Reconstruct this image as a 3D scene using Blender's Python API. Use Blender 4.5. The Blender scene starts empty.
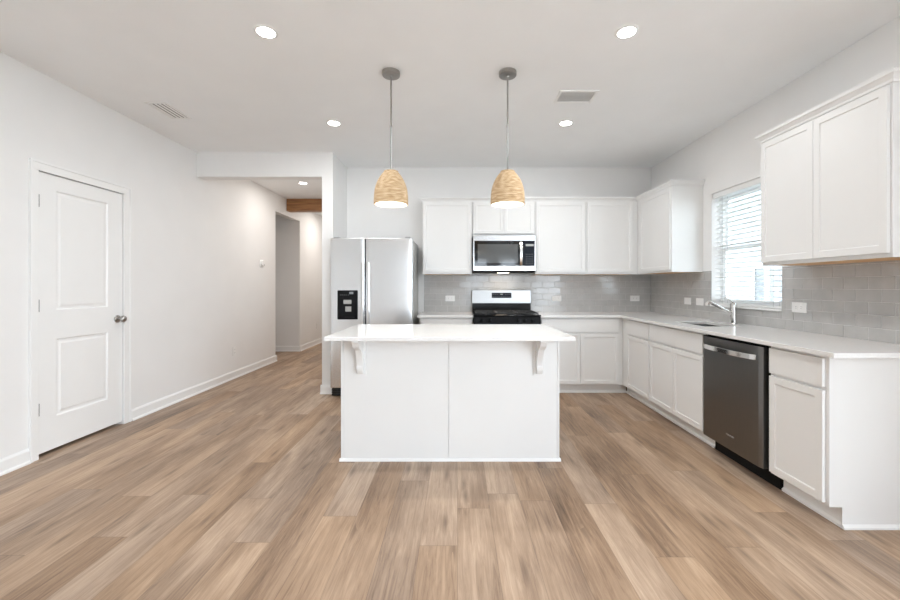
import bpy, bmesh, math, random
from mathutils import Vector, Matrix
random.seed(7)
S = bpy.context.scene
COL = S.collection
PI = math.pi

# ------------------------------------------------------------------ camera, world, exposure
CAM_H = 1.245
cd = bpy.data.cameras.new('camera')
cd.sensor_width = 36.0
cd.lens = 16.0
cd.shift_x = -7.0 / 900.0
cd.shift_y = -13.5 / 900.0
cd.clip_start = 0.05
cam = bpy.data.objects.new('camera', cd)
cam.location = (0, 0, CAM_H)
cam.rotation_euler = (PI / 2, 0, 0)
COL.objects.link(cam)
S.camera = cam

W = bpy.data.worlds.new('sky')
S.world = W
W.use_nodes = True
bg = W.node_tree.nodes['Background']
bg.inputs[0].default_value = (0.80, 0.90, 1.0, 1)
SKY_STRENGTH = 6.8
bg.inputs[1].default_value = SKY_STRENGTH
LAMP_W = 7.0          # each recessed ceiling light
PENDANT_W = 0.6
S.view_settings.view_transform = 'Standard'
S.view_settings.look = 'None'
S.view_settings.gamma = 1.0
S.view_settings.use_curve_mapping = False
S.view_settings.exposure = 0.74
S.cycles.use_denoising = True
S.cycles.use_adaptive_sampling = False
S.cycles.max_bounces = 10
S.cycles.diffuse_bounces = 7
S.cycles.glossy_bounces = 4
S.cycles.sample_clamp_indirect = 6.0
S.cycles.caustics_reflective = False
S.cycles.caustics_refractive = False

# ------------------------------------------------------------------ main dimensions (metres)
H = 2.80
XL, XR = -3.02, 2.54
YB = 5.23            # kitchen back wall
YR = -3.70           # wall behind the camera
YH = 4.64            # header over the hall
XP0, XP1 = -1.566, -1.440
YEND = 9.7
CT = 0.914           # counter top height

def portal(loc, rot, sx, sy):
    l = bpy.data.lights.new('daylight_portal', 'AREA')
    l.shape = 'RECTANGLE'
    l.size, l.size_y = sx, sy
    l.cycles.is_portal = True
    o = bpy.data.objects.new('daylight_portal', l)
    o.location = loc
    o.rotation_euler = rot
    COL.objects.link(o)

# ------------------------------------------------------------------ materials
def new_mat(name):
    m = bpy.data.materials.new(name)
    m.use_nodes = True
    return m, m.node_tree.nodes, m.node_tree.links, m.node_tree.nodes['Principled BSDF']

def plain(name, col, rough=0.5, metal=0.0, noise=0.0, nscale=30.0, bump=0.0, stretch=(1, 1, 1), spec=0.5, aniso=0.0, coat=0.0):
    m, N, L, b = new_mat(name)
    b.inputs['Base Color'].default_value = (*col, 1)
    b.inputs['Roughness'].default_value = rough
    b.inputs['Metallic'].default_value = metal
    b.inputs['Specular IOR Level'].default_value = spec
    if aniso:
        b.inputs['Anisotropic'].default_value = aniso
    if coat:
        b.inputs['Coat Weight'].default_value = coat
        b.inputs['Coat Roughness'].default_value = 0.08
    if noise or bump:
        tc = N.new('ShaderNodeTexCoord')
        mp = N.new('ShaderNodeMapping')
        mp.inputs['Scale'].default_value = stretch
        L.new(tc.outputs['Object'], mp.inputs[0])
        n = N.new('ShaderNodeTexNoise')
        n.inputs['Scale'].default_value = nscale
        n.inputs['Detail'].default_value = 4
        L.new(mp.outputs[0], n.inputs[0])
        if noise:
            r = N.new('ShaderNodeValToRGB')
            r.color_ramp.elements[0].color = (*[c * (1 - noise) for c in col], 1)
            r.color_ramp.elements[1].color = (*[min(1, c * (1 + noise)) for c in col], 1)
            r.color_ramp.elements[0].position = 0.3
            r.color_ramp.elements[1].position = 0.7
            L.new(n.outputs[0], r.inputs[0])
            L.new(r.outputs[0], b.inputs['Base Color'])
        if bump:
            bp = N.new('ShaderNodeBump')
            bp.inputs['Strength'].default_value = bump
            bp.inputs['Distance'].default_value = 0.002
            L.new(n.outputs[0], bp.inputs['Height'])
            L.new(bp.outputs[0], b.inputs['Normal'])
    return m

def emit(name, col, strength):
    m, N, L, b = new_mat(name)
    b.inputs['Base Color'].default_value = (*col, 1)
    b.inputs['Emission Color'].default_value = (*col, 1)
    b.inputs['Emission Strength'].default_value = strength
    return m

def math_node(N, L, op, a, b=None, c=None):
    n = N.new('ShaderNodeMath')
    n.operation = op
    for i, v in enumerate((a, b, c)):
        if v is None:
            continue
        if isinstance(v, (int, float)):
            n.inputs[i].default_value = v
        else:
            L.new(v, n.inputs[i])
    return n.outputs[0]

def floor_material():
    m, N, L, b = new_mat('oak_plank_floor')
    geo = N.new('ShaderNodeNewGeometry')
    sep = N.new('ShaderNodeSeparateXYZ')
    L.new(geo.outputs['Position'], sep.inputs[0])
    pw, pl = 0.182, 1.50
    u = math_node(N, L, 'DIVIDE', math_node(N, L, 'ADD', sep.outputs[0], 20.018), pw)
    row = math_node(N, L, 'FLOOR', u)
    fu = math_node(N, L, 'FRACT', u)
    wn = N.new('ShaderNodeTexWhiteNoise')
    wn.noise_dimensions = '1D'
    L.new(row, wn.inputs['W'])
    v = math_node(N, L, 'ADD', math_node(N, L, 'DIVIDE', math_node(N, L, 'ADD', sep.outputs[1], 20.0), pl), wn.outputs['Value'])
    colm = math_node(N, L, 'FLOOR', v)
    fv = math_node(N, L, 'FRACT', v)
    cid = N.new('ShaderNodeCombineXYZ')
    L.new(row, cid.inputs[0])
    L.new(colm, cid.inputs[1])
    wn2 = N.new('ShaderNodeTexWhiteNoise')
    wn2.noise_dimensions = '2D'
    L.new(cid.outputs[0], wn2.inputs['Vector'])
    # coordinates shifted per plank
    sh = N.new('ShaderNodeVectorMath')
    sh.operation = 'MULTIPLY'
    L.new(wn2.outputs['Color'], sh.inputs[0])
    sh.inputs[1].default_value = (30, 30, 30)
    ad = N.new('ShaderNodeVectorMath')
    ad.operation = 'ADD'
    L.new(geo.outputs['Position'], ad.inputs[0])
    L.new(sh.outputs[0], ad.inputs[1])
    def noise(scale, vec, detail, rough=0.55, dist=0.0):
        mp = N.new('ShaderNodeMapping')
        mp.inputs['Scale'].default_value = vec
        L.new(ad.outputs[0], mp.inputs[0])
        n = N.new('ShaderNodeTexNoise')
        n.inputs['Scale'].default_value = scale
        n.inputs['Detail'].default_value = detail
        n.inputs['Roughness'].default_value = rough
        n.inputs['Distortion'].default_value = dist
        L.new(mp.outputs[0], n.inputs[0])
        return n.outputs[0]
    grain = noise(7.0, (7, 0.42, 1), 9, 0.72, 0.9)
    broad = noise(1.9, (2.2, 0.42, 1), 3, 0.5, 0.6)
    fine = noise(34.0, (5, 0.22, 1), 4, 0.65)
    # tone = plank tone + grain
    t = math_node(N, L, 'MULTIPLY', wn2.outputs['Value'], 0.11)
    t = math_node(N, L, 'ADD', t, math_node(N, L, 'MULTIPLY', grain, 0.85))
    t = math_node(N, L, 'ADD', t, math_node(N, L, 'MULTIPLY', broad, 0.95))
    t = math_node(N, L, 'ADD', t, math_node(N, L, 'MULTIPLY', fine, 0.22))
    t = math_node(N, L, 'SUBTRACT', t, 0.575)
    r = N.new('ShaderNodeValToRGB')
    cr = r.color_ramp
    cr.elements[0].position = 0.10
    cr.elements[0].color = (0.105, 0.064, 0.040, 1)
    cr.elements[1].position = 0.88
    cr.elements[1].color = (0.60, 0.447, 0.322, 1)
    e = cr.elements.new(0.36)
    e.color = (0.275, 0.182, 0.119, 1)
    e = cr.elements.new(0.60)
    e.color = (0.43, 0.302, 0.206, 1)
    L.new(t, r.inputs[0])
    # knots and dark cracks
    mpk = N.new('ShaderNodeMapping')
    mpk.inputs['Scale'].default_value = (9.0, 1.6, 1)
    L.new(ad.outputs[0], mpk.inputs[0])
    vor = N.new('ShaderNodeTexVoronoi')
    vor.voronoi_dimensions = '2D'
    vor.inputs['Scale'].default_value = 0.75
    L.new(mpk.outputs[0], vor.inputs[0])
    kn = N.new('ShaderNodeMapRange')
    kn.inputs[1].default_value = 0.02
    kn.inputs[2].default_value = 0.15
    kn.inputs[3].default_value = 0.55
    kn.inputs[4].default_value = 0.0
    L.new(vor.outputs['Distance'], kn.inputs[0])
    kf = math_node(N, L, 'MULTIPLY', kn.outputs[0], math_node(N, L, 'GREATER_THAN', broad, 0.44))
    mx = N.new('ShaderNodeMix')
    mx.data_type = 'RGBA'
    L.new(kf, mx.inputs['Factor'])
    L.new(r.outputs[0], mx.inputs['A'])
    mx.inputs['B'].default_value = (0.115, 0.072, 0.048, 1)
    # grey planks: slight desaturation per plank
    hs = N.new('ShaderNodeHueSaturation')
    sepc = N.new('ShaderNodeSeparateColor')
    L.new(wn2.outputs['Color'], sepc.inputs[0])
    L.new(math_node(N, L, 'ADD', math_node(N, L, 'MULTIPLY', sepc.outputs[1], 0.22), 0.88), hs.inputs['Saturation'])
    L.new(mx.outputs['Result'], hs.inputs['Color'])
    # seams
    eu = math_node(N, L, 'MINIMUM', fu, math_node(N, L, 'SUBTRACT', 1.0, fu))
    ev = math_node(N, L, 'MINIMUM', fv, math_node(N, L, 'SUBTRACT', 1.0, fv))
    su = math_node(N, L, 'LESS_THAN', eu, 0.0065)
    sv = math_node(N, L, 'LESS_THAN', ev, 0.0012)
    seam = math_node(N, L, 'MULTIPLY', math_node(N, L, 'MAXIMUM', su, sv), 0.45)
    mx2 = N.new('ShaderNodeMix')
    mx2.data_type = 'RGBA'
    L.new(seam, mx2.inputs['Factor'])
    L.new(hs.outputs[0], mx2.inputs['A'])
    mx2.inputs['B'].default_value = (0.12, 0.08, 0.055, 1)
    L.new(mx2.outputs['Result'], b.inputs['Base Color'])
    b.inputs['Roughness'].default_value = 0.42
    b.inputs['Specular IOR Level'].default_value = 0.4
    bp = N.new('ShaderNodeBump')
    bp.inputs['Strength'].default_value = 0.12
    bp.inputs['Distance'].default_value = 0.001
    L.new(grain, bp.inputs['Height'])
    L.new(bp.outputs[0], b.inputs['Normal'])
    return m

def woven_material():
    m, N, L, b = new_mat('woven_seagrass')
    tc = N.new('ShaderNodeTexCoord')
    sep = N.new('ShaderNodeSeparateXYZ')
    L.new(tc.outputs['Object'], sep.inputs[0])
    ang = math_node(N, L, 'ARCTAN2', sep.outputs[1], sep.outputs[0])
    cmb = N.new('ShaderNodeCombineXYZ')
    L.new(math_node(N, L, 'MULTIPLY', ang, 0.35), cmb.inputs[0])
    L.new(math_node(N, L, 'MULTIPLY', sep.outputs[2], 9.0), cmb.inputs[1])
    n1 = N.new('ShaderNodeTexNoise')
    n1.inputs['Scale'].default_value = 9
    n1.inputs['Detail'].default_value = 5
    L.new(cmb.outputs[0], n1.inputs[0])
    wv = math_node(N, L, 'SINE', math_node(N, L, 'ADD', math_node(N, L, 'MULTIPLY', ang, 44.0), math_node(N, L, 'MULTIPLY', sep.outputs[2], 330.0)))
    f = math_node(N, L, 'ADD', n1.outputs[0], math_node(N, L, 'MULTIPLY', wv, 0.10))
    r = N.new('ShaderNodeValToRGB')
    r.color_ramp.elements[0].position = 0.32
    r.color_ramp.elements[0].color = (0.40, 0.24, 0.115, 1)
    r.color_ramp.elements[1].position = 0.66
    r.color_ramp.elements[1].color = (0.74, 0.58, 0.38, 1)
    e = r.color_ramp.elements.new(0.5)
    e.color = (0.60, 0.42, 0.24, 1)
    L.new(f, r.inputs[0])
    L.new(r.outputs[0], b.inputs['Base Color'])
    b.inputs['Roughness'].default_value = 0.75
    bp = N.new('ShaderNodeBump')
    bp.inputs['Strength'].default_value = 0.5
    bp.inputs['Distance'].default_value = 0.003
    L.new(f, bp.inputs['Height'])
    L.new(bp.outputs[0], b.inputs['Normal'])
    return m

def wood_material(name, dark, light, stretch, scale=6.0, rough=0.5):
    m, N, L, b = new_mat(name)
    tc = N.new('ShaderNodeTexCoord')
    mp = N.new('ShaderNodeMapping')
    mp.inputs['Scale'].default_value = stretch
    L.new(tc.outputs['Object'], mp.inputs[0])
    n = N.new('ShaderNodeTexNoise')
    n.inputs['Scale'].default_value = scale
    n.inputs['Detail'].default_value = 6
    n.inputs['Distortion'].default_value = 0.6
    L.new(mp.outputs[0], n.inputs[0])
    r = N.new('ShaderNodeValToRGB')
    r.color_ramp.elements[0].position = 0.3
    r.color_ramp.elements[0].color = (*dark, 1)
    r.color_ramp.elements[1].position = 0.72
    r.color_ramp.elements[1].color = (*light, 1)
    L.new(n.outputs[0], r.inputs[0])
    L.new(r.outputs[0], b.inputs['Base Color'])
    b.inputs['Roughness'].default_value = rough
    return m

def glass_material():
    m, N, L, b = new_mat('window_glass')
    g = N.new('ShaderNodeBsdfGlossy')
    g.inputs['Roughness'].default_value = 0.02
    t = N.new('ShaderNodeBsdfTransparent')
    t.inputs[0].default_value = (0.97, 0.985, 0.98, 1)
    mx = N.new('ShaderNodeMixShader')
    mx.inputs[0].default_value = 0.07
    L.new(t.outputs[0], mx.inputs[1])
    L.new(g.outputs[0], mx.inputs[2])
    L.new(mx.outputs[0], N['Material Output'].inputs[0])
    return m

def slat_material():
    m, N, L, b = new_mat('blind_slat_white')
    b.inputs['Base Color'].default_value = (0.9, 0.9, 0.89, 1)
    b.inputs['Roughness'].default_value = 0.45
    tr = N.new('ShaderNodeBsdfTranslucent')
    tr.inputs[0].default_value = (0.9, 0.9, 0.88, 1)
    mx = N.new('ShaderNodeMixShader')
    mx.inputs[0].default_value = 0.04
    L.new(b.outputs[0], mx.inputs[1])
    L.new(tr.outputs[0], mx.inputs[2])
    L.new(mx.outputs[0], N['Material Output'].inputs[0])
    return m

M = {
    'wall': plain('wall_paint', (0.83, 0.825, 0.815), 0.6, noise=0.012, nscale=3, spec=0.3),
    'ceiling': plain('ceiling_paint', (0.90, 0.91, 0.915), 0.75, noise=0.012, nscale=3, spec=0.2),
    'trim': plain('trim_paint', (0.86, 0.86, 0.85), 0.35, noise=0.008, nscale=5),
    'cabinet': plain('cabinet_white', (0.795, 0.795, 0.785), 0.38, noise=0.008, nscale=4),
    'quartz': plain('white_quartz', (0.82, 0.815, 0.805), 0.14, noise=0.02, nscale=60),
    'tile': plain('grey_glazed_tile', (0.475, 0.47, 0.46), 0.14, noise=0.06, nscale=9, spec=0.6),
    'grout': plain('pale_grout', (0.70, 0.695, 0.685), 0.9, noise=0.05, nscale=80),
    'steel': plain('brushed_stainless', (0.60, 0.605, 0.61), 0.27, 1.0, noise=0.03, nscale=8, stretch=(60, 60, 0.6), aniso=0.5),
    'fridgesteel': plain('reflection_bright_stainless', (0.74, 0.745, 0.75), 0.27, 1.0, noise=0.03, nscale=8, stretch=(60, 60, 0.6), aniso=0.5),  # fridge copy of the steel, colour lifted in place of brighter reflections
    'rangesteel': plain('satin_stainless', (0.42, 0.42, 0.42), 0.34, 1.0, noise=0.03, nscale=8, stretch=(0.6, 60, 60)),
    'dwsteel': plain('reflection_dark_stainless', (0.225, 0.222, 0.217), 0.30, 1.0, noise=0.04, nscale=8, stretch=(60, 60, 0.6), aniso=0.5),  # dishwasher steel, dark reflections put into the base colour
    'chrome': plain('polished_nickel', (0.72, 0.71, 0.70), 0.13, 1.0, noise=0.01, nscale=20),
    'nickel': plain('satin_nickel', (0.40, 0.388, 0.37), 0.32, 1.0, noise=0.02, nscale=30),
    'hinge': plain('aged_nickel', (0.10, 0.098, 0.093), 0.5, 0.5, noise=0.05, nscale=30),
    'grille': plain('dark_grille', (0.035, 0.035, 0.036), 0.5, noise=0.1, nscale=30, spec=0.2),
    'gap': plain('shadow_gap_plastic', (0.010, 0.010, 0.010), 0.6, noise=0.1, nscale=20, spec=0.15),
    'black': plain('black_enamel', (0.008, 0.008, 0.009), 0.14, noise=0.1, nscale=20, spec=0.12),
    'iron': plain('cast_iron', (0.025, 0.025, 0.025), 0.55, noise=0.2, nscale=60, bump=0.2),
    'glassblack': plain('dark_oven_glass', (0.012, 0.013, 0.014), 0.05, noise=0.1, nscale=5, spec=0.45),
    'greypl': plain('grey_plastic', (0.42, 0.42, 0.41), 0.4, noise=0.03, nscale=20),
    'whitepl': plain('white_plastic', (0.84, 0.84, 0.83), 0.35, noise=0.008, nscale=20),
    'display': plain('display_blue_black', (0.008, 0.011, 0.018), 0.25, noise=0.1, nscale=20, spec=0.12),
    'legend': plain('pale_print', (0.24, 0.25, 0.26), 0.5, noise=0.05, nscale=50),
    'floor': floor_material(),
    'woven': woven_material(),
    'lining': plain('white_shade_lining', (0.88, 0.86, 0.82), 0.6, noise=0.02, nscale=20),
    'beam': wood_material('stained_beam', (0.20, 0.085, 0.03), (0.45, 0.22, 0.085), (0.6, 8, 8)),
    'rawwood': wood_material('raw_plywood', (0.52, 0.29, 0.12), (0.74, 0.47, 0.23), (6, 0.8, 6)),
    'lamp': emit('lit_lamp_lens', (1.0, 0.985, 0.96), 14.0),
    'bulb': emit('lit_bulb', (1.0, 0.96, 0.89), 14.0),
    'hoodlamp': emit('lit_hood_lens', (1.0, 0.86, 0.68), 5.0),
    'louver': plain('vent_white_metal', (0.86, 0.86, 0.85), 0.45, noise=0.02, nscale=20),
    'duct': plain('vent_duct_grey', (0.22, 0.22, 0.215), 0.7, noise=0.05, nscale=20),
    'glass': glass_material(),
    'slat': slat_material(),
    'vinyl': plain('window_vinyl', (0.86, 0.86, 0.86), 0.35, noise=0.008, nscale=20),
    'siding': plain('pale_siding', (0.33, 0.355, 0.40), 0.7, noise=0.04, nscale=4, stretch=(1, 1, 9)),
    'concrete': plain('pale_bounce_concrete', (0.58, 0.58, 0.57), 0.9, noise=0.06, nscale=6),
    'dullpane': plain('dull_pane', (0.10, 0.11, 0.12), 0.15, noise=0.1, nscale=4),
    'lawn': plain('lawn_grass', (0.085, 0.10, 0.05), 0.95, noise=0.25, nscale=12),
    'roof': plain('pale_shingles', (0.45, 0.45, 0.45), 0.9, noise=0.2, nscale=20),
    'dark': plain('closet_shade', (0.05, 0.05, 0.05), 0.8, noise=0.05, nscale=5),  # near black stands in for shade inside the closet
}

# ------------------------------------------------------------------ mesh helpers
def BM():
    return bmesh.new()

def box(bm, x0, x1, y0, y1, z0, z1):
    vs = [bm.verts.new(p) for p in ((x0, y0, z0), (x1, y0, z0), (x1, y1, z0), (x0, y1, z0),
                                    (x0, y0, z1), (x1, y0, z1), (x1, y1, z1), (x0, y1, z1))]
    fs = []
    for f in ((0, 3, 2, 1), (4, 5, 6, 7), (0, 1, 5, 4), (1, 2, 6, 5), (2, 3, 7, 6), (3, 0, 4, 7)):
        fs.append(bm.faces.new([vs[i] for i in f]))
    return fs        # bottom, top, front(-y), right, back, left

def prism(bm, poly, fn, w0, w1):
    """poly: list of (u, v); fn(u, v, w) -> xyz"""
    a = [bm.verts.new(fn(u, v, w0)) for u, v in poly]
    b = [bm.verts.new(fn(u, v, w1)) for u, v in poly]
    n = len(poly)
    bm.faces.new(a)
    bm.faces.new(b[::-1])
    for i in range(n):
        j = (i + 1) % n
        bm.faces.new((a[j], a[i], b[i], b[j]))
    bmesh.ops.recalc_face_normals(bm, faces=bm.faces)

def grid_solid(bm, us, vs, filled, w0, w1, fn):
    """solid made of the filled cells of a grid, one closed shell (holes allowed)"""
    cache = {}
    def V(i, j, k):
        key = (i, j, k)
        if key not in cache:
            cache[key] = bm.verts.new(fn(us[i], vs[j], (w0, w1)[k]))
        return cache[key]
    nu, nv = len(us) - 1, len(vs) - 1
    F = lambda i, j: 0 <= i < nu and 0 <= j < nv and filled(i, j)
    for i in range(nu):
        for j in range(nv):
            if not F(i, j):
                continue
            bm.faces.new((V(i, j, 0), V(i, j + 1, 0), V(i + 1, j + 1, 0), V(i + 1, j, 0)))
            bm.faces.new((V(i, j, 1), V(i + 1, j, 1), V(i + 1, j + 1, 1), V(i, j + 1, 1)))
            if not F(i - 1, j): bm.faces.new((V(i, j, 0), V(i, j, 1), V(i, j + 1, 1), V(i, j + 1, 0)))
            if not F(i + 1, j): bm.faces.new((V(i + 1, j, 0), V(i + 1, j + 1, 0), V(i + 1, j + 1, 1), V(i + 1, j, 1)))
            if not F(i, j - 1): bm.faces.new((V(i, j, 0), V(i + 1, j, 0), V(i + 1, j, 1), V(i, j, 1)))
            if not F(i, j + 1): bm.faces.new((V(i, j + 1, 0), V(i, j + 1, 1), V(i + 1, j + 1, 1), V(i + 1, j + 1, 0)))
    bmesh.ops.recalc_face_normals(bm, faces=bm.faces)
    bmesh.ops.dissolve_limit(bm, angle_limit=0.001, verts=bm.verts, edges=bm.edges)

def lathe(bm, prof, c=(0, 0, 0), n=32, axis='z', close=True):
    rings = []
    for r, h in prof:
        ring = []
        for i in range(n):
            a = 2 * PI * i / n
            p = (r * math.cos(a), r * math.sin(a), h)
            if axis == 'y': p = (p[0], p[2], p[1])
            if axis == 'x': p = (p[2], p[0], p[1])
            ring.append(bm.verts.new((p[0] + c[0], p[1] + c[1], p[2] + c[2])))
        rings.append(ring)
    for a, b in zip(rings, rings[1:]):
        for i in range(n):
            j = (i + 1) % n
            bm.faces.new((a[i], a[j], b[j], b[i]))
    if close:
        bm.faces.new(rings[0][::-1])
        bm.faces.new(rings[-1])
    bmesh.ops.recalc_face_normals(bm, faces=bm.faces)

def tube(bm, pts, r, n=12, r1=None):
    pts = [Vector(p) for p in pts]
    rings = []
    up = None
    for k, p in enumerate(pts):
        t = (pts[min(k + 1, len(pts) - 1)] - pts[max(k - 1, 0)]).normalized()
        if up is None:
            up = Vector((0, 0, 1)) if abs(t.z) < 0.9 else Vector((1, 0, 0))
        s = t.cross(up).normalized()
        up = s.cross(t).normalized()
        rr = r if r1 is None else r + (r1 - r) * k / (len(pts) - 1)
        rings.append([bm.verts.new(p + s * rr * math.cos(2 * PI * i / n) + up * rr * math.sin(2 * PI * i / n)) for i in range(n)])
    for a, b in zip(rings, rings[1:]):
        for i in range(n):
            j = (i + 1) % n
            bm.faces.new((a[i], a[j], b[j], b[i]))
    bm.faces.new(rings[0][::-1])
    bm.faces.new(rings[-1])
    bmesh.ops.recalc_face_normals(bm, faces=bm.faces)

def bar(bm, pts, sx, sy, side):
    """rectangular section swept along pts; side = direction of the sx width"""
    pts = [Vector(p) for p in pts]
    side = Vector(side).normalized()
    rings = []
    for k, p in enumerate(pts):
        t = (pts[min(k + 1, len(pts) - 1)] - pts[max(k - 1, 0)]).normalized()
        nrm = side.cross(t).normalized()
        rings.append([bm.verts.new(p + side * a * sx / 2 + nrm * b * sy / 2) for a, b in ((-1, -1), (1, -1), (1, 1), (-1, 1))])
    for a, b in zip(rings, rings[1:]):
        for i in range(4):
            j = (i + 1) % 4
            bm.faces.new((a[i], a[j], b[j], b[i]))
    bm.faces.new(rings[0][::-1])
    bm.faces.new(rings[-1])
    bmesh.ops.recalc_face_normals(bm, faces=bm.faces)

def shaker(bm, x0, x1, z0, z1, y0=0.0, t=0.019, rail=0.058, depth=0.0065):
    """a shaker front: flat frame with a recessed centre panel, face at y0"""
    fs = box(bm, x0, x1, y0, y0 + t, z0, z1)
    f = fs[2]
    bm.normal_update()
    bmesh.ops.inset_region(bm, faces=[f], thickness=rail, depth=0)
    bm.normal_update()
    bmesh.ops.inset_region(bm, faces=[f], thickness=0.0035, depth=-depth)

def obj(name, bm, mat, parent=None, bevel=0.0, smooth=False, label=None, seg=2):
    me = bpy.data.meshes.new(name)
    bm.normal_update()
    bm.to_mesh(me)
    bm.free()
    me.materials.append(mat)
    o = bpy.data.objects.new(name, me)
    COL.objects.link(o)
    if parent is not None:
        o.parent = parent
    if smooth:
        for p in me.polygons:
            p.use_smooth = True
        me.set_sharp_from_angle(angle=math.radians(35))
    if bevel:
        md = o.modifiers.new('edge', 'BEVEL')
        md.width = bevel
        md.segments = seg
        md.limit_method = 'ANGLE'
        md.angle_limit = math.radians(40)
    if label:
        o['label'] = label
    return o

def tag(o, label, cat, group=None, kind=None):
    o['label'] = label
    o['category'] = cat
    if group: o['group'] = group
    if kind: o['kind'] = kind
    return o

def thing(name, label, cat, loc=(0, 0, 0), rz=0.0, group=None, kind=None):
    o = bpy.data.objects.new(name, None)
    o.empty_display_size = 0.1
    COL.objects.link(o)
    o.location = loc
    o.rotation_euler = (0, 0, rz)
    return tag(o, label, cat, group, kind)

def struct(name, bm, mat, label=None, bevel=0.0):
    o = obj(name, bm, mat, None, bevel)
    o['kind'] = 'structure'
    return tag(o, label or name.replace('_', ' '), name.split('_')[0], None, 'structure')

def dup(root, loc, rz, label):
    r = root.copy()
    COL.objects.link(r)
    r.location = loc
    r.rotation_euler = (0, 0, rz)
    r['label'] = label
    for ch in list(root.children):
        c = ch.copy()
        COL.objects.link(c)
        c.parent = r
        for g in list(ch.children):
            d = g.copy()
            COL.objects.link(d)
            d.parent = c
    return r

X_ = lambda u, v, w: (w, u, v)      # u=y, v=z, w=x
Y_ = lambda u, v, w: (u, w, v)      # u=x, v=z, w=y
Z_ = lambda u, v, w: (u, v, w)

# ================================================================== SETTING
bm = BM(); box(bm, -5.3, 2.72, YR - 0.15, YEND + 0.1, -0.12, 0.0)
struct('floor', bm, M['floor'], 'light brown oak plank floor running towards the back wall')
bm = BM(); box(bm, -5.3, 2.72, YR - 0.15, YEND + 0.1, H, H + 0.12)
struct('ceiling', bm, M['ceiling'], 'flat white ceiling with recessed lights')

# left wall: door opening, hall opening
DY0, DY1, DZ = 2.872, 3.621, 2.086
HY0, HY1, HZ = 6.655, 7.68, 2.50
ys = [YR, DY0, DY1, HY0, HY1, YEND]
zs = [0, DZ, HZ, H]
bm = BM()
grid_solid(bm, ys, zs, lambda i, j: not ((i == 1 and j == 0) or (i == 3 and j < 2)), XL - 0.12, XL, X_)
struct('wall_left', bm, M['wall'], 'long white left wall with the panelled door and the hall opening')
# small closet behind the door, its shade painted in near black
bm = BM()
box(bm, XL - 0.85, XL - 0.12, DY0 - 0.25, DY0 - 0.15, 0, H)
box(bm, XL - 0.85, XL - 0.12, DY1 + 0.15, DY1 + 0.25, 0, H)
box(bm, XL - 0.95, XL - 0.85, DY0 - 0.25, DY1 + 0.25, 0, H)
struct('wall_closet', bm, M['dark'], 'closet behind the white door, painted near black as shade')
# side corridor behind the hall opening
bm = BM()
box(bm, -5.2, XL - 0.12, HY1, HY1 + 0.12, 0, H)
box(bm, -5.2, XL - 0.12, HY0 - 0.14, HY0 - 0.02, 0, H)
box(bm, -5.3, -5.2, HY0 - 0.14, HY1 + 0.12, 0, H)
struct('wall_corridor', bm, M['wall'], 'grey looking corridor walls seen through the hall opening')
# kitchen back wall, pier and hall right side
bm = BM(); box(bm, XP1, XR + 0.15, YB, YB + 0.12, 0, H)
struct('wall_back', bm, M['wall'], 'white wall behind the range and upper cabinets')
bm = BM(); box(bm, XP0, XP1, YH, YEND, 0, H)
struct('wall_pier', bm, M['wall'], 'narrow white wall end left of the refrigerator')
bm = BM(); box(bm, XL, XP0, YH, YH + 0.125, 2.518, H)
struct('wall_header', bm, M['wall'], 'dropped white header above the hall entrance')
bm = BM(); box(bm, XL - 0.12, XP1, YEND, YEND + 0.1, 0, H)
struct('wall_hall', bm, M['wall'], 'wall at the end of the hall')
# right wall with window opening
WY0, WY1, WZ0, WZ1 = 3.12, 3.985, 1.05, 2.165
WD = 0.15
bm = BM()
PY0, PY1, PZ0, PZ1 = -3.5, 0.5, 0.06, 2.45      # added glazed opening, unseen, to brighten the left wall
grid_solid(bm, [YR, PY0, PY1, WY0, WY1, YB], [0, PZ0, WZ0, WZ1, PZ1, H],
           lambda i, j: not ((i == 3 and j == 2) or (i == 1 and 1 <= j <= 3)), XR, XR + WD, X_)
struct('wall_right', bm, M['wall'], 'white wall on the right with the kitchen window')
# rear wall with big glazed openings (daylight of the living end)
RX = [XL - 0.12, -2.55, -0.25, 0.42, 1.04, 1.42, 2.02, XR + 0.15]
RZ = [0, 0.06, 0.62, 2.14, 2.30, H]
def rear(i, j):
    if i in (3, 5): return not (j == 2)
    return True
bm = BM(); grid_solid(bm, RX, RZ, rear, YR - 0.15, YR, Y_)
struct('wall_rear', bm, M['wall'], 'wall behind the viewer with glazed openings')
for x0, x1, z0, z1 in ((0.42, 1.04, 0.62, 2.14), (1.42, 2.02, 0.62, 2.14)):
    portal(((x0 + x1) / 2, YR - 0.16, (z0 + z1) / 2), (PI / 2, 0, 0), x1 - x0, z1 - z0)
portal((XR + WD + 0.03, (PY0 + PY1) / 2, (PZ0 + PZ1) / 2), (0, PI / 2, 0), PZ1 - PZ0, PY1 - PY0)
portal((XR + WD + 0.03, (WY0 + WY1) / 2, (WZ0 + WZ1) / 2), (0, PI / 2, 0), WZ1 - WZ0, WY1 - WY0)
def glazing(n, lab, fn, a0, a1, z0, z1, w0, w1, across):
    am, zm, e = (a0 + a1) / 2, (z0 + z1) / 2, 0.05
    us = [a0, a0 + e, am - e, am + e, a1 - e, a1] if not across else [a0, a0 + e, a1 - e, a1]
    vs = [z0, z0 + e, zm - 0.03, zm + 0.03, z1 - e, z1] if across else [z0, z0 + e, z1 - e, z1]
    pane = (lambda i, j: i in (1, 3) and j == 1) if not across else (lambda i, j: i == 1 and j in (1, 3))
    bm = BM(); grid_solid(bm, us, vs, lambda i, j: not pane(i, j), w0, w1, fn)
    o = obj('window_%d' % n, bm, M['vinyl'])
    tag(o, lab, 'window', None, 'structure')
glazing(2, 'white sash window behind the viewer, nearer the middle', Y_, 0.42, 1.04, 0.62, 2.14, YR - 0.11, YR - 0.05, True)
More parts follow.
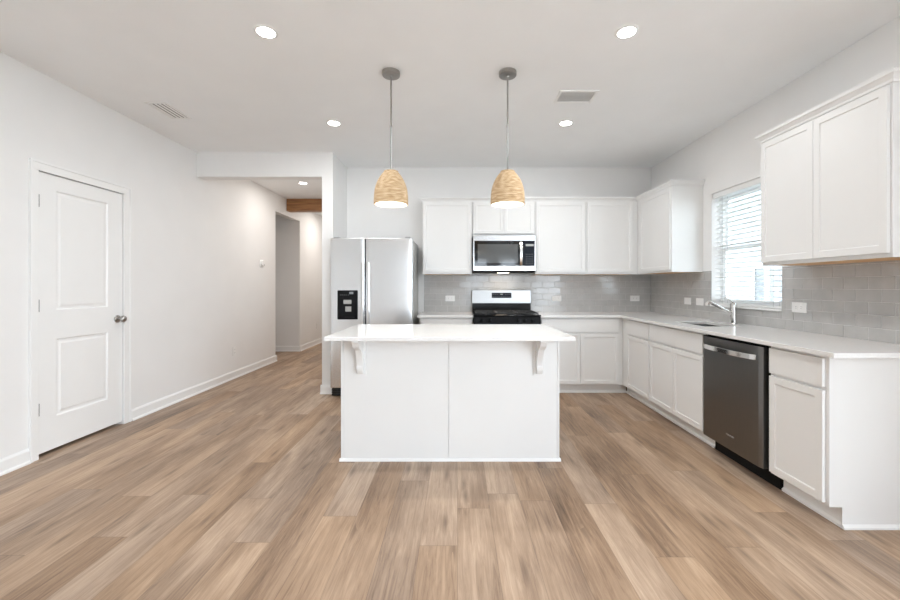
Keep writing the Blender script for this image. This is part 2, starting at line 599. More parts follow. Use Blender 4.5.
glazing(3, 'white sash window behind the viewer, nearer the right wall', Y_, 1.42, 2.02, 0.62, 2.14, YR - 0.11, YR - 0.05, True)
glazing(4, 'added wide glazed opening in the right wall behind the viewer, lighting the left wall', X_, PY0, PY1, PZ0, PZ1, XR + 0.05, XR + 0.11, False)

# baseboards (board + shoe) ---------------------------------------
def bb(name, runs, label):
    """runs: list of (axis, fixed, a, b, sign): axis 'y' = runs along y at x=fixed, board grows by sign"""
    bm = BM()
    for ax, f, a, b, s in runs:
        prof = [(0, 0), (0.024, 0), (0.024, 0.012), (0.014, 0.022), (0.014, 0.088), (0.006, 0.105), (0, 0.105)]
        if ax == 'y':
            prism(bm, prof, lambda u, v, w: (f + s * u, w, v), a, b)
        else:
            prism(bm, prof, lambda u, v, w: (w, f + s * u, v), a, b)
    return struct(name, bm, M['trim'], label)
bb('baseboard_left', [('y', XL, YR, 2.815, 1), ('y', XL, 3.70, HY0 + 0.01, 1), ('x', HY0, XL - 0.12, XL + 0.02, 1)],
   'white baseboard along the left wall on both sides of the door')
bb('baseboard_corridor', [('x', HY1, -5.2, XL + 0.006, -1), ('y', XL, HY1 - 0.006, YEND, 1)],
   'white baseboard along the corridor wall and far hall wall')
bb('baseboard_pier', [('x', YH, XP0 - 0.014, XP1 + 0.014, -1), ('y', XP0, YH, YEND, -1), ('y', XP1, YH, YB, 1)],
   'white baseboard wrapping the wall end left of the refrigerator')

# door 1 ------------------------------------------------------------
door = thing('door_1', 'white two-panel interior door in the left wall', 'door', (XL, DY0, 0), 0, None, 'structure')
def loc(bmx, o):
    bmesh.ops.translate(bmx, verts=bmx.verts, vec=[-c for c in o.location])
    return bmx
bm = BM()
prof_out, prof_in = 0.016, 0.010
cy0, cy1, cz = 2.818, 3.690, 2.152
for (a, b, z0, z1) in ((cy0 + 0.0155, DY0 + 0.004, 0, DZ - 0.004), (DY1 - 0.004, cy1 - 0.0155, 0, DZ - 0.004), (cy0 + 0.0155, cy1 - 0.0155, DZ - 0.004, cz - 0.0155)):
    box(bm, XL, XL + 0.014, a, b, z0, z1)
box(bm, XL, XL + 0.020, cy0, cy0 + 0.016, 0, cz - 0.016)
box(bm, XL, XL + 0.020, cy1 - 0.016, cy1, 0, cz - 0.016)
box(bm, XL, XL + 0.020, cy0, cy1, cz - 0.016, cz)
obj('door_casing', loc(bm, door), M['trim'], door, 0.002)
bm = BM()
sx1 = XL - 0.008
sl = box(bm, sx1 - 0.035, sx1, DY0 + 0.004, DY1 - 0.004, 0.028, DZ - 0.007)
def panel_cut(bmx, y0, y1, z0, z1):
    pass
# slab front with two moulded panels: build the front as a grid
obj_bm = BM()
pys = [DY0 + 0.004, 3.022, 3.471, DY1 - 0.004]
pzs = [0.028, 0.268, 0.850, 1.066, 1.967, DZ - 0.007]
bm.free()
bm = BM()
grid_faces = []
vv = [[bm.verts.new((sx1, y, z)) for z in pzs] for y in pys]
pf = []
for i in range(3):
    for j in range(5):
        f = bm.faces.new((vv[i][j], vv[i + 1][j], vv[i + 1][j + 1], vv[i][j + 1]))
        if i == 1 and j in (1, 3): pf.append(f)
ext = [e for e in bm.edges if e.is_boundary]
r = bmesh.ops.extrude_edge_only(bm, edges=ext)
bmesh.ops.translate(bm, verts=[v for v in r['geom'] if isinstance(v, bmesh.types.BMVert)], vec=(-0.035, 0, 0))
bmesh.ops.holes_fill(bm, edges=[e for e in bm.edges if e.is_boundary])
bmesh.ops.recalc_face_normals(bm, faces=bm.faces)
for f in pf:
    bmesh.ops.inset_region(bm, faces=[f], thickness=0.014, depth=-0.008)
    bmesh.ops.inset_region(bm, faces=[f], thickness=0.022, depth=0.0)
    bmesh.ops.inset_region(bm, faces=[f], thickness=0.020, depth=0.005)
slab = obj('door_slab', loc(bm, door), M['trim'], door, 0.0015)
obj_bm.free()
for hz in (1.867, 1.105, 0.351):
    bm = BM()
    lathe(bm, [(0.006, -0.045), (0.0075, -0.044), (0.0075, 0.044), (0.006, 0.045)], (XL - 0.001, DY0 + 0.010, hz), 12)
    box(bm, XL - 0.008, XL - 0.003, DY0 + 0.0045, DY0 + 0.024, hz - 0.045, hz + 0.045)
    obj('hinge', loc(bm, door), M['hinge'], door)
bm = BM()
ky, kz = 3.565, 0.957
lathe(bm, [(0.033, 0.0), (0.033, 0.006), (0.026, 0.012), (0.012, 0.016), (0.011, 0.030), (0.016, 0.036), (0.026, 0.044),
           (0.029, 0.054), (0.027, 0.064), (0.018, 0.072), (0.004, 0.075)], (sx1, ky, kz), 28, 'x')
obj('door_knob', loc(bm, door), M['nickel'], door, smooth=True)

# kitchen window -----------------------------------------------------
win = thing('window_1', 'white single-hung window above the kitchen sink', 'window', (XR, WY0, WZ0), 0, None, 'structure')
bm = BM()
fx0, fx1 = XR + 0.085, XR + 0.145
box(bm, fx0, fx1, WY0, WY1, WZ0, WZ0 + 0.045); box(bm, fx0, fx1, WY0, WY1, WZ1 - 0.04, WZ1)
box(bm, fx0, fx1, WY0, WY0 + 0.04, WZ0 + 0.045, WZ1 - 0.04); box(bm, fx0, fx1, WY1 - 0.04, WY1, WZ0 + 0.045, WZ1 - 0.04)
obj('window_frame', loc(bm, win), M['vinyl'], win, 0.002)
for nm, z0, z1, dx in (('sash', 1.09, 1.63, 0.0), ('sash', 1.595, 2.13, 0.02)):
    bm = BM()
    a, b = XR + 0.092 + dx, XR + 0.112 + dx
    box(bm, a, b, WY0 + 0.035, WY1 - 0.035, z0, z0 + 0.035); box(bm, a, b, WY0 + 0.035, WY1 - 0.035, z1 - 0.035, z1)
    box(bm, a, b, WY0 + 0.035, WY0 + 0.07, z0 + 0.035, z1 - 0.035); box(bm, a, b, WY1 - 0.07, WY1 - 0.035, z0 + 0.035, z1 - 0.035)
    s = obj(nm, loc(bm, win), M['vinyl'], win)
    bm = BM(); box(bm, a + 0.008, a + 0.012, WY0 + 0.066, WY1 - 0.066, z0 + 0.031, z1 - 0.031)
    obj('pane', loc(bm, win), M['glass'], s)
bm = BM(); box(bm, XR - 0.028, XR + 0.085, WY0 + 0.001, WY1 - 0.001, WZ0, WZ0 + 0.018)
obj('window_sill', loc(bm, win), M['trim'], win, 0.003)
# thin casing band above the tile
bm = BM()
cw = 0.055
box(bm, XR - 0.004, XR + 0.001, WY1, WY1 + cw, 1.400, WZ1 + cw); box(bm, XR - 0.004, XR + 0.001, WY0 - cw, WY0, 1.400, WZ1 + cw)
box(bm, XR - 0.004, XR + 0.001, WY0, WY1, WZ1, WZ1 + cw)
obj('window_casing', loc(bm, win), M['wall'], win)

# blinds
bl = thing('window_blind', 'white wide-slat venetian blind lowered over the kitchen window', 'blind', (XR + 0.05, WY0, WZ0))
bx = XR + 0.048
bm = BM(); box(bm, bx - 0.040, bx + 0.028, WY0 + 0.002, WY1 - 0.002, WZ1 - 0.050, WZ1 - 0.0005)
obj('headrail', loc(bm, bl), M['whitepl'], bl, 0.003)
bm = BM()
sp, hw, tilt = 0.0435, 0.025, math.radians(-8)
zz = WZ0 + 0.065
while zz < WZ1 - 0.065:
    n = 4
    pa, pb = [], []
    for q in range(n + 1):
        s = -hw + 2 * hw * q / n
        crown = 0.0022 * (1 - (s / hw) ** 2)
        # inner (room) edge lower
        px = bx + s * math.cos(tilt) - crown * math.sin(tilt)
        pz = zz + s * math.sin(tilt) + crown * math.cos(tilt)
        pa.append((px, pz))
        pb.append((px - 0.0032 * math.sin(tilt), pz + 0.0032 * math.cos(tilt)))
    prism(bm, pa + pb[::-1], lambda u, v, w: (u, w, v), WY0 + 0.010, WY1 - 0.010)
    zz += sp
obj('slats', loc(bm, bl), M['slat'], bl)
bm = BM(); box(bm, bx - 0.026, bx + 0.026, WY0 + 0.008, WY1 - 0.008, WZ0 + 0.020, WZ0 + 0.036)
obj('bottom_rail', loc(bm, bl), M['whitepl'], bl, 0.004)
for yy in (WY0 + 0.12, WY1 - 0.12):
    bm = BM()
    for dx in (-0.026, 0.026):
        tube(bm, [(bx + dx, yy, WZ0 + 0.03), (bx + dx, yy, WZ1 - 0.05)], 0.0014, 6)
    obj('ladder_cord', loc(bm, bl), M['greypl'], bl)
bm = BM(); tube(bm, [(bx - 0.036, WY1 - 0.075, WZ1 - 0.05), (bx - 0.038, WY1 - 0.075, WZ1 - 0.62)], 0.004, 8)
obj('tilt_wand', loc(bm, bl), M['whitepl'], bl)

# ------------------------------------------------------------------ outside
bm = BM(); box(bm, XR + 0.2, 30, -14, 40, -0.5, -0.35)
struct('ground', bm, M['lawn'], 'lawn outside the kitchen window')
bm = BM(); box(bm, XR + 0.2, 9.0, -9.0, 1.2, -0.30, -0.04)  # added slab, out of view, bounces cool daylight up to the ceiling
struct('ground_bounce_patio', bm, M['concrete'], 'added pale concrete patio, unseen, bouncing daylight onto the ceiling')
bm = BM(); box(bm, XR + WD + 0.01, XR + WD + 0.75, 1.3, 9.0, 2.50, 2.62)  # added overhang, out of view, keeps skylight off the slats
struct('trim_1', bm, M['trim'], 'added white eave, unseen, shading the kitchen window blind from the sky')
hs = thing('neighbour_house', 'pale house wall with a dull window seen through the kitchen blind', 'house', (6.2, 8, -0.35))
bm = BM(); box(bm, 5.2, 7.4, 2.6, 15, -0.35, 4.3); obj('wall', loc(bm, hs), M['siding'], hs)
bm = BM(); prism(bm, [(5.2, 4.3), (7.4, 4.3), (6.3, 4.9)], lambda u, v, w: (u, w, v), 2.6, 15); obj('roof', loc(bm, hs), M['roof'], hs)
bm = BM()
for a, b, c, d in ((6.65, 6.71, 0.85, 1.62), (6.95, 7.01, 0.85, 1.62), (6.71, 6.95, 0.85, 0.91), (6.71, 6.95, 1.56, 1.62)):
    box(bm, 5.16, 5.2, a, b, c, d)
hw_ = obj('window_frame', loc(bm, hs), M['vinyl'], hs)
bm = BM(); box(bm, 5.18, 5.199, 6.71, 6.95, 0.91, 1.56); obj('pane', loc(bm, hs), M['dullpane'], hw_)

# ================================================================== BACKSPLASH
def rect_minus(r, hole):
    if not hole: return [r]
    a, b, c, d = r
    h0, h1, g0, g1 = hole
    if b <= h0 or a >= h1 or d <= g0 or c >= g1: return [r]
    out = []
    if a < h0: out.append((a, h0, c, d))
    if b > h1: out.append((h1, b, c, d))
    aa, bb_ = max(a, h0), min(b, h1)
    if c < g0: out.append((aa, bb_, c, g0))
    if d > g1: out.append((aa, bb_, g1, d))
    return out
def backsplash(a, b, z0, z1, fn, hole, label):
    root = thing('tile_backsplash', label, 'backsplash')
    bm = BM()
    tw, th, g = 0.1525, 0.0762, 0.0022
    row = 0
    z = z0 + 0.001
    while z < z1 - 0.01:
        u = a - (tw + g) * (0.5 if row % 2 else 0.0)
        while u < b:
            r = (max(a, u), min(b, u + tw), z, min(z1, z + th))
            if r[1] - r[0] > 0.012:
                for (p, q, s, t) in rect_minus(r, hole):
                    if q - p < 0.008 or t - s < 0.008: continue
                    e = 0.0022
                    d = 0.0085
                    tu, tv = random.gauss(0, 0.0005), random.gauss(0, 0.0003)
                    base = [bm.verts.new(fn(x, y, 0.004)) for x, y in ((p, s), (q, s), (q, t), (p, t))]
                    mid = [bm.verts.new(fn(x, y, d - 0.0018)) for x, y in ((p, s), (q, s), (q, t), (p, t))]
                    top = [bm.verts.new(fn(x, y, d + su_ * tu + sv_ * tv)) for x, y, su_, sv_ in
                           ((p + e, s + e, -1, -1), (q - e, s + e, 1, -1), (q - e, t - e, 1, 1), (p + e, t - e, -1, 1))]
                    bm.faces.new(top)
                    for lo, hi in ((base, mid), (mid, top)):
                        for k_ in range(4):
                            m_ = (k_ + 1) % 4
                            bm.faces.new((lo[k_], lo[m_], hi[m_], hi[k_]))
            u += tw + g
        z += th + g
        row += 1
    bmesh.ops.recalc_face_normals(bm, faces=bm.faces)
    obj('tile', bm, M['tile'], root)
    bm = BM()
    us = sorted({a, b} | ({hole[0], hole[1]} if hole else set()))
    us = [x for x in us if a <= x <= b]
    vs = sorted({z0, z1} | ({hole[2]} if hole else set()))
    def filled(i, j):
        if not hole: return True
        c, d = (us[i] + us[i + 1]) / 2, (vs[j] + vs[j + 1]) / 2
        return not (hole[0] < c < hole[1] and hole[2] < d < hole[3])
    grid_solid(bm, us, vs, filled, 0.0005, 0.0062, fn)
    obj('grout', bm, M['grout'], root)
    return root
UZ0, UZ1 = 1.395, 2.302
backsplash(-0.43, XR - 0.009, CT, UZ0 + 0.005, lambda u, v, w: (u, YB - w, v), None,
           'grey glossy brick tile backsplash on the wall behind the range')
backsplash(2.0, YB - 0.0005, CT, UZ0 + 0.005, lambda u, v, w: (XR - w, u, v), (WY0, WY1, WZ0, 9.0),
           'grey glossy brick tile backsplash under and beside the kitchen window')

# ================================================================== CABINETS
RB, RR = 0.0, -PI / 2            # facing -y (back wall run) / facing -x (right wall run)
TK, BH = 0.11, 0.889             # toe kick height, box top
DEPTH = 0.575
def base_cab(label, locn, rz, w, fronts, left_end=False, right_end=False, depth=0.60, toe=(0, 0), hollow=False):
    """local: x = width to the right seen from the front, y = depth, door faces at y=0, box from y=.02"""
    t = thing('base_cabinet', label, 'cabinet', (locn[0], locn[1], 0), rz, 'white base cabinets')
    bm = BM()
    if hollow:
        a, b, c, d = 0.0005, w - 0.0005, 0.0195, depth + 0.02
        grid_solid(bm, [a, a + 0.018, b - 0.018, b], [c, c + 0.019, d - 0.018, d], lambda i, j: not (i == 1 and j == 1), TK + 0.018, BH - 0.001, Z_)
        box(bm, a, b, c, d, TK, TK + 0.018)
    else:
        box(bm, 0.0005, w - 0.0005, 0.0195, depth + 0.02, TK, BH - 0.001)
    obj('body', bm, M['cabinet'], t, 0.001)
    bm = BM()
    prism(bm, [(0.085, 0.0), (0.085, 0.014), (0.096, 0.024), (0.098, TK), (0.115, TK), (0.115, 0.0)],
          lambda u, v, x: (x, u, v), 0.001 - toe[0], w - 0.001 + toe[1])
    obj('toe_kick', bm, M['trim'], t)
    bm = BM(); box(bm, 0.001, w - 0.001, 0.115, depth + 0.02, 0.0, TK)
    obj('plinth', bm, M['cabinet'], t)
    for kind, x0, x1, z0, z1 in fronts:
        bm = BM()
        if kind == 'door':
            shaker(bm, x0, x1, z0, z1)
        else:
            box(bm, x0, x1, 0, 0.019, z0, z1)
        obj('door' if kind == 'door' else 'drawer_front', bm, M['cabinet'], t, 0.0015)
    if right_end:
        bm = BM()
        prism(bm, [(0.0195, BH - 0.001), (0.0195, TK), (0.085, TK), (0.085, 0.0), (depth + 0.02, 0.0), (depth + 0.02, BH - 0.001)],
              lambda u, v, x: (x, u, v), w, w + 0.006)
        obj('end_panel', bm, M['cabinet'], t)
        bm = BM()
        prism(bm, [(0, 0), (0.012, 0), (0.012, 0.010), (0, 0.022)], lambda u, v, y: (w + 0.006 + u, y, v), 0.085, depth + 0.02)
        obj('shoe_moulding', bm, M['trim'], t)
    return t
YF = 4.60                        # door plane, back run
XF = 1.895                       # door plane, right run
base_cab('white base cabinet in the corner between refrigerator and range', (-0.43, YF), RB, 0.615,
         [('drawer', 0.012, 0.603, 0.722, 0.872), ('door', 0.012, 0.3055, 0.125, 0.705), ('door', 0.3095, 0.603, 0.125, 0.705)])
base_cab('white two-door base cabinet right of the range with one wide drawer', (0.962, YF), RB, XF + 0.02 - 0.962,
         [('drawer', 0.010, 0.900, 0.722, 0.872), ('door', 0.010, 0.453, 0.125, 0.705), ('door', 0.457, 0.900, 0.125, 0.705)], toe=(0, 0.070))
base_cab('narrow white one-door base cabinet in the corner left of the sink cabinet', (XF, 4.618), RR, 0.668,
         [('drawer', 0.150, 0.656, 0.722, 0.872), ('door', 0.150, 0.656, 0.125, 0.705)], toe=(0.066, 0))
base_cab('white two-door sink base cabinet left of the dishwasher', (XF, 3.950), RR, 0.872,
         [('drawer', 0.010, 0.862, 0.722, 0.872), ('door', 0.010, 0.434, 0.125, 0.705), ('door', 0.438, 0.862, 0.125, 0.705)], hollow=True)
base_cab('white end base cabinet right of the dishwasher with drawer over single door', (XF, 2.440), RR, 0.378,
         [('drawer', 0.010, 0.364, 0.722, 0.872), ('door', 0.010, 0.364, 0.125, 0.705)], right_end=True)

def upper_cab(label, locn, rz, w, doors, z0=UZ0, z1=UZ1, depth=0.325, left_end=False, right_end=False, crown_x=None, filler=None):
    t = thing('upper_cabinet', label, 'cabinet', (locn[0], locn[1], z0), rz, 'white upper cabinets')
    h = z1 - z0
    bm = BM()
    # box with open recess underneath
    box(bm, 0.0005, w - 0.0005, 0.0195, depth + 0.0195, 0.022, h)
    box(bm, 0.0005, w - 0.0005, 0.0195, 0.0385, 0.0, 0.022)
    box(bm, 0.0005, 0.0175, 0.0385, depth + 0.0195, 0.0, 0.022)
    box(bm, w - 0.0175, w - 0.0005, 0.0385, depth + 0.0195, 0.0, 0.022)
    obj('body', bm, M['cabinet'], t, 0.001)
    bm = BM(); box(bm, 0.0185, w - 0.0185, 0.0395, depth + 0.0185, 0.001, 0.0215)
    obj('underside_panel', bm, M['rawwood'], t, label='bare orange plywood underside')
    for x0, x1 in doors:
        bm = BM(); shaker(bm, x0, x1, 0.022, h - 0.030)
        obj('door', bm, M['cabinet'], t, 0.0015)
    # crown moulding
    bm = BM()
    prof = [(0.0195, h - 0.018), (0.012, h - 0.018), (0.010, h - 0.004), (-0.004, h + 0.014), (-0.012, h + 0.020), (-0.012, h + 0.039), (0.0195, h + 0.039)]
    cx0, cx1 = crown_x or (0, w)
    la, rb = (-0.03 if left_end else 0.0), (0.03 if right_end else 0.0)
    n = len(prof)
    # mitred front run
    A, Bv = [], []
    for u, v in prof:
        pr = 0.0195 - u
        A.append(bm.verts.new((cx0 - (pr if left_end else 0), u, v)))
        Bv.append(bm.verts.new((cx1 + (pr if right_end else 0), u, v)))
    for i in range(n):
        j = (i + 1) % n
        bm.faces.new((A[i], A[j], Bv[j], Bv[i]))
    if not left_end: bm.faces.new(A)
    if not right_end: bm.faces.new(Bv[::-1])
    for end, ring, s, xe in ((left_end, A, -1, cx0), (right_end, Bv, 1, cx1)):
        if not end: continue
        Cc = [bm.verts.new((xe + s * (0.0195 - u), depth + 0.0195, v)) for u, v in prof]
        for i in range(n):
            j = (i + 1) % n
            bm.faces.new((ring[i], ring[j], Cc[j], Cc[i]))
        bm.faces.new(Cc)
    bmesh.ops.recalc_face_normals(bm, faces=bm.faces)
    obj('crown_moulding', bm, M['cabinet'], t)
    if filler:
        bm = BM(); box(bm, *filler); obj('filler_strip', bm, M['cabinet'], t)
    return t
YU = YB - 0.345 - 0.001
XU = XR - 0.345 - 0.001
upper_cab('white single-door upper cabinet nearest the refrigerator', (-0.425, YU), RB, 0.612, [(0.012, 0.600)], left_end=True)
upper_cab('short white two-door upper cabinet above the microwave', (0.189, YU), RB, 0.766, [(0.012, 0.381), (0.385, 0.754)], z0=1.868)
upper_cab('white single-door upper cabinet just right of the microwave', (0.957, YU), RB, 0.622, [(0.010, 0.610)])
upper_cab('white single-door upper cabinet in the back corner, second right of the microwave', (1.581, YU), RB, XU + 0.0195 - 1.581, [(0.012, 0.565)], crown_x=(0, XU - 0.0125 - 1.581))
upper_cab('white single-door upper cabinet on the right wall between corner and window', (XU, YU + 0.0185), RR, YU + 0.0185 - 4.125,
          [(0.10, YU + 0.0185 - 4.125 - 0.010)], right_end=True)
upper_cab('large white two-door upper cabinet in front, right of the window', (XU, 2.900), RR, 0.870,
          [(0.010, 0.432), (0.435, 0.858)], left_end=True, right_end=True)

# ------------------------------------------------------------------ countertops
bm = BM()
box(bm, -0.455, 0.187, YF - 0.025, YB - 0.001, BH, CT)
tag(obj('countertop', bm, M['quartz'], None, 0.002), 'short white quartz countertop between refrigerator and range', 'countertop')
XC = XF - 0.025
bm = BM()
xs = [0.960, XC, 2.06, 2.36, XR - 0.001]
ys = [1.985, 3.32, 3.78, YF - 0.025, YB - 0.001]
grid_solid(bm, xs, ys, lambda i, j: (i > 0 or j == 3) and not (i == 2 and j == 1), BH, CT, Z_)
tag(obj('countertop', bm, M['quartz'], None, 0.002), 'long L-shaped white quartz countertop around the sink and corner', 'countertop')

# ------------------------------------------------------------------ island
IX0, IX1, IY0, IY1 = -0.828, 0.730, 2.855, 3.475
isl = thing('kitchen_island', 'white panelled kitchen island base under the white slab', 'island', ((IX0 + IX1) / 2, (IY0 + IY1) / 2, 0))
bm = BM(); box(bm, IX0 + 0.006, IX1 - 0.006, IY0 + 0.006, IY1 - 0.022, 0.0, BH - 0.001); obj('body', loc(bm, isl), M['cabinet'], isl)
SM = -0.061
bm = BM(); box(bm, IX0 + 0.016, SM - 0.0025, IY0, IY0 + 0.005, 0.02, BH - 0.001); obj('front_panel', loc(bm, isl), M['cabinet'], isl, 0.001)
bm = BM(); box(bm, SM + 0.0025, IX1 - 0.016, IY0, IY0 + 0.005, 0.02, BH - 0.001); obj('front_panel', loc(bm, isl), M['cabinet'], isl, 0.001)
for a, b in ((IX0, IX0 + 0.0145), (IX1 - 0.0145, IX1)):
    bm = BM(); box(bm, a, b, IY0 - 0.003, IY1 - 0.022, 0.0, BH - 0.001); obj('end_panel', loc(bm, isl), M['cabinet'], isl, 0.001)
bm = BM()
prof = [(0, 0), (-0.012, 0), (-0.012, 0.008), (-0.003, 0.020), (0, 0.020)]
prism(bm, prof, lambda u, v, w: (w, IY0 + u, v), IX0 - 0.010, IX1 + 0.010)
prism(bm, prof, lambda u, v, w: (IX0 + u, w, v), IY0, IY1 - 0.022)
prism(bm, prof, lambda u, v, w: (IX1 - u, w, v), IY0, IY1 - 0.022)
obj('shoe_moulding', loc(bm, isl), M['trim'], isl)
# kitchen-side doors of the island
for n_ in range(3):
    x0 = IX0 + 0.02 + n_ * 0.506
    bm = BM(); shaker(bm, -0.2515, 0.2515, 0.125, 0.875)
    bmesh.ops.rotate(bm, verts=bm.verts, matrix=Matrix.Rotation(PI, 3, 'Z'))
    bmesh.ops.translate(bm, verts=bm.verts, vec=(x0 + 0.2535, IY1 - 0.001, 0))
    obj('door', loc(bm, isl), M['cabinet'], isl, 0.0015)
# corbels
cp = [(0, 0.0), (-0.165, 0.0), (-0.165, -0.022), (-0.158, -0.027)]
for i in range(11):         # ogee: convex belly, then a long hollow, then a small foot scroll
    a = i / 10
    cp.append((-0.156 + 0.074 * a - 0.016 * math.sin(PI * a), -0.030 - 0.052 * a))
for i in range(1, 13):
    a = i / 12
    cp.append((-0.082 + 0.058 * math.sin(a * PI / 2), -0.082 - 0.120 * a))
for i in range(1, 9):
    a = i / 8
    cp.append((-0.024 + 0.012 * a - 0.014 * math.sin(PI * a), -0.202 - 0.060 * a))
cp.append((0, -0.264))
for xc in (-0.685, 0.583):
    bm = BM()
    prism(bm, cp, lambda u, v, w: (w, IY0 - 0.012 + u, BH - 0.001 + v), xc - 0.022, xc + 0.022)
    c_ = obj('corbel', loc(bm, isl), M['cabinet'], isl, 0.002)
    bm = BM(); box(bm, xc - 0.040, xc + 0.040, IY0 - 0.012, IY0, BH - 0.275, BH - 0.001)
    obj('back_plate', loc(bm, isl), M['cabinet'], c_, 0.001)
bm = BM(); box(bm, -0.869, 0.773, 2.61, 3.51, BH, CT)
tag(obj('island_countertop', bm, M['quartz'], None, 0.002), 'white quartz slab overhanging the kitchen island', 'countertop')

# ------------------------------------------------------------------ sink + faucet
sk = thing('kitchen_sink', 'stainless undermount sink sunk in the counter below the window', 'sink', (2.21, 3.55, 0.70))
bm = BM()
x0, x1, y0, y1, zt, zb = 2.05, 2.37, 3.31, 3.79, BH - 0.0005, 0.70
grid_solid(bm, [x0 - 0.02, x0 + 0.004, x1 - 0.004, x1 + 0.02], [y0 - 0.02, y0 + 0.004, y1 - 0.004, y1 + 0.02],
           lambda i, j: not (i == 1 and j == 1), zt - 0.003, zt, Z_)
grid_solid(bm, [x0, x0 + 0.004, x1 - 0.004, x1], [y0, y0 + 0.004, y1 - 0.004, y1], lambda i, j: not (i == 1 and j == 1), zb, zt - 0.003, Z_)
box(bm, x0, x1, y0, y1, zb - 0.004, zb)
obj('basin', loc(bm, sk), M['steel'], sk)
bm = BM(); lathe(bm, [(0.045, 0.0005), (0.045, 0.004), (0.03, 0.002), (0.005, 0.0015)], (2.21, 3.55, zb), 24); obj('drain', loc(bm, sk), M['chrome'], sk, smooth=True)
fa = thing('kitchen_faucet', 'chrome pull-out faucet with angled spout behind the sink', 'faucet', (2.455, 3.55, CT))
bm = BM()
lathe(bm, [(0.030, 0.0), (0.030, 0.006), (0.026, 0.012), (0.0265, 0.02), (0.0255, 0.15), (0.0265, 0.165), (0.022, 0.185), (0.010, 0.192)], (0, 0, 0), 24)
obj('faucet_body', bm, M['chrome'], fa, smooth=True)
bm = BM(); tube(bm, [(-0.005, 0, 0.085), (-0.07, 0, 0.120), (-0.15, 0, 0.163), (-0.19, 0, 0.184), (-0.207, 0, 0.190)], 0.0155, 14)
sp_ = obj('spout', bm, M['chrome'], fa, smooth=True)
bm = BM(); tube(bm, [(-0.205, 0, 0.191), (-0.222, 0, 0.190), (-0.233, 0, 0.178), (-0.236, 0, 0.160)], 0.018, 14, 0.020)
obj('spray_head', bm, M['chrome'], sp_, smooth=True)
bm = BM(); bar(bm, [(0.0, 0, 0.188), (-0.03, 0, 0.208), (-0.075, 0, 0.238)], 0.016, 0.007, (0, 1, 0))
obj('lever', bm, M['chrome'], fa, 0.002)

# ------------------------------------------------------------------ dishwasher (faces -x)
dw = thing('dishwasher', 'stainless dishwasher in the right counter run, dark reflections put into its colour', 'dishwasher', (XF, 3.070, 0), RR)
DWW = 0.602
bm = BM(); box(bm, 0.004, DWW + 0.018, 0.030, 0.58, 0.10, BH - 0.004); obj('tub', bm, M['gap'], dw)
bm = BM()
pts = [(0.006, 0.028), (0.006, -0.004), (0.014, -0.012), (DWW - 0.030, -0.012), (DWW - 0.002, -0.004), (DWW - 0.002, 0.028)]
prism(bm, pts, lambda u, v, w: (u, v, w), 0.118, 0.868)
dd = obj('door', bm, M['dwsteel'], dw, 0.0015)
bm = BM(); box(bm, 0.006, DWW - 0.002, -0.008, 0.028, 0.8695, 0.876); obj('control_strip', bm, M['black'], dd)
bm = BM()
hp = []
for i in range(15):
    a = i / 14
    hp.append((0.035 + a * (DWW - 0.075), -0.020 - 0.040 * math.sin(PI * a) ** 0.55, 0.800))
bar(bm, hp, 0.034, 0.010, (0, 0, 1))
obj('handle', bm, M['chrome'], dd, 0.002, smooth=True)
bm = BM()
bp_ = []
for i in range(41):
    a = i / 40
    bp_.append((0.275 + 0.075 * a, -0.0125, 0.215 + 0.006 * math.sin(a * 26) * (1 - 0.4 * a)))
tube(bm, bp_, 0.0012, 5)
obj('badge', bm, M['greypl'], dd, label='small script badge low on the door')
bm = BM(); box(bm, 0.004, DWW + 0.018, 0.085, 0.30, 0.0, 0.100); obj('toe_panel', bm, M['gap'], dw)

# ------------------------------------------------------------------ range
rg = thing('kitchen_range', 'black and stainless gas range between the back base cabinets', 'range', (0.5735, 4.9, 0))
def RL(bmx): return loc(bmx, rg)
RX0, RX1 = 0.193, 0.954
bm = BM(); box(bm, RX0, RX1, 4.60, 5.195, 0.02, 0.905); obj('body', RL(bm), M['black'], rg, 0.002)
bm = BM(); prism(bm, [(4.600, 0.815), (4.545, 0.815), (4.560, 0.902), (4.600, 0.902)], lambda u, v, w: (w, u, v), RX0, RX1)
cpn = obj('control_panel', RL(bm), M['black'], rg, 0.002)
for kx in (0.285, 0.375, 0.700, 0.775, 0.860):
    bm = BM(); lathe(bm, [(0.021, 0.0), (0.021, -0.006), (0.017, -0.010), (0.015, -0.028), (0.006, -0.030)], (kx, 4.552, 0.858), 20, 'y')
    box(bm, kx - 0.003, kx + 0.003, 4.520, 4.545, 0.840, 0.876)
    obj('knob', RL(bm), M['black'], cpn, smooth=True)
bm = BM(); box(bm, RX0 - 0.003, RX1 + 0.003, 4.548, 5.150, 0.9055, 0.922); obj('cooktop', RL(bm), M['black'], rg, 0.004)
for gx0, gx1 in ((0.215, 0.455), (0.462, 0.690), (0.697, 0.935)):
    bm = BM()
    ga, gb, gz0, gz1 = 4.580, 5.110, 0.934, 0.946
    for x in (gx0, gx1 - 0.012): box(bm, x, x + 0.012, ga, gb, gz0, gz1)
    for y in (ga, 4.839, gb - 0.012): box(bm, gx0 + 0.012, gx1 - 0.012, y, y + 0.012, gz0, gz1)
    xm = (gx0 + gx1) / 2
    for y in (4.715, 4.975):
        box(bm, gx0 + 0.012, xm - 0.035, y - 0.005, y + 0.005, gz0, gz1); box(bm, xm + 0.035, gx1 - 0.012, y - 0.005, y + 0.005, gz0, gz1)
    for x in (gx0, gx1 - 0.012):
        for y in (ga, gb - 0.012): box(bm, x, x + 0.012, y, y + 0.012, 0.922, gz0)
    g_ = obj('grate', RL(bm), M['iron'], rg, 0.002)
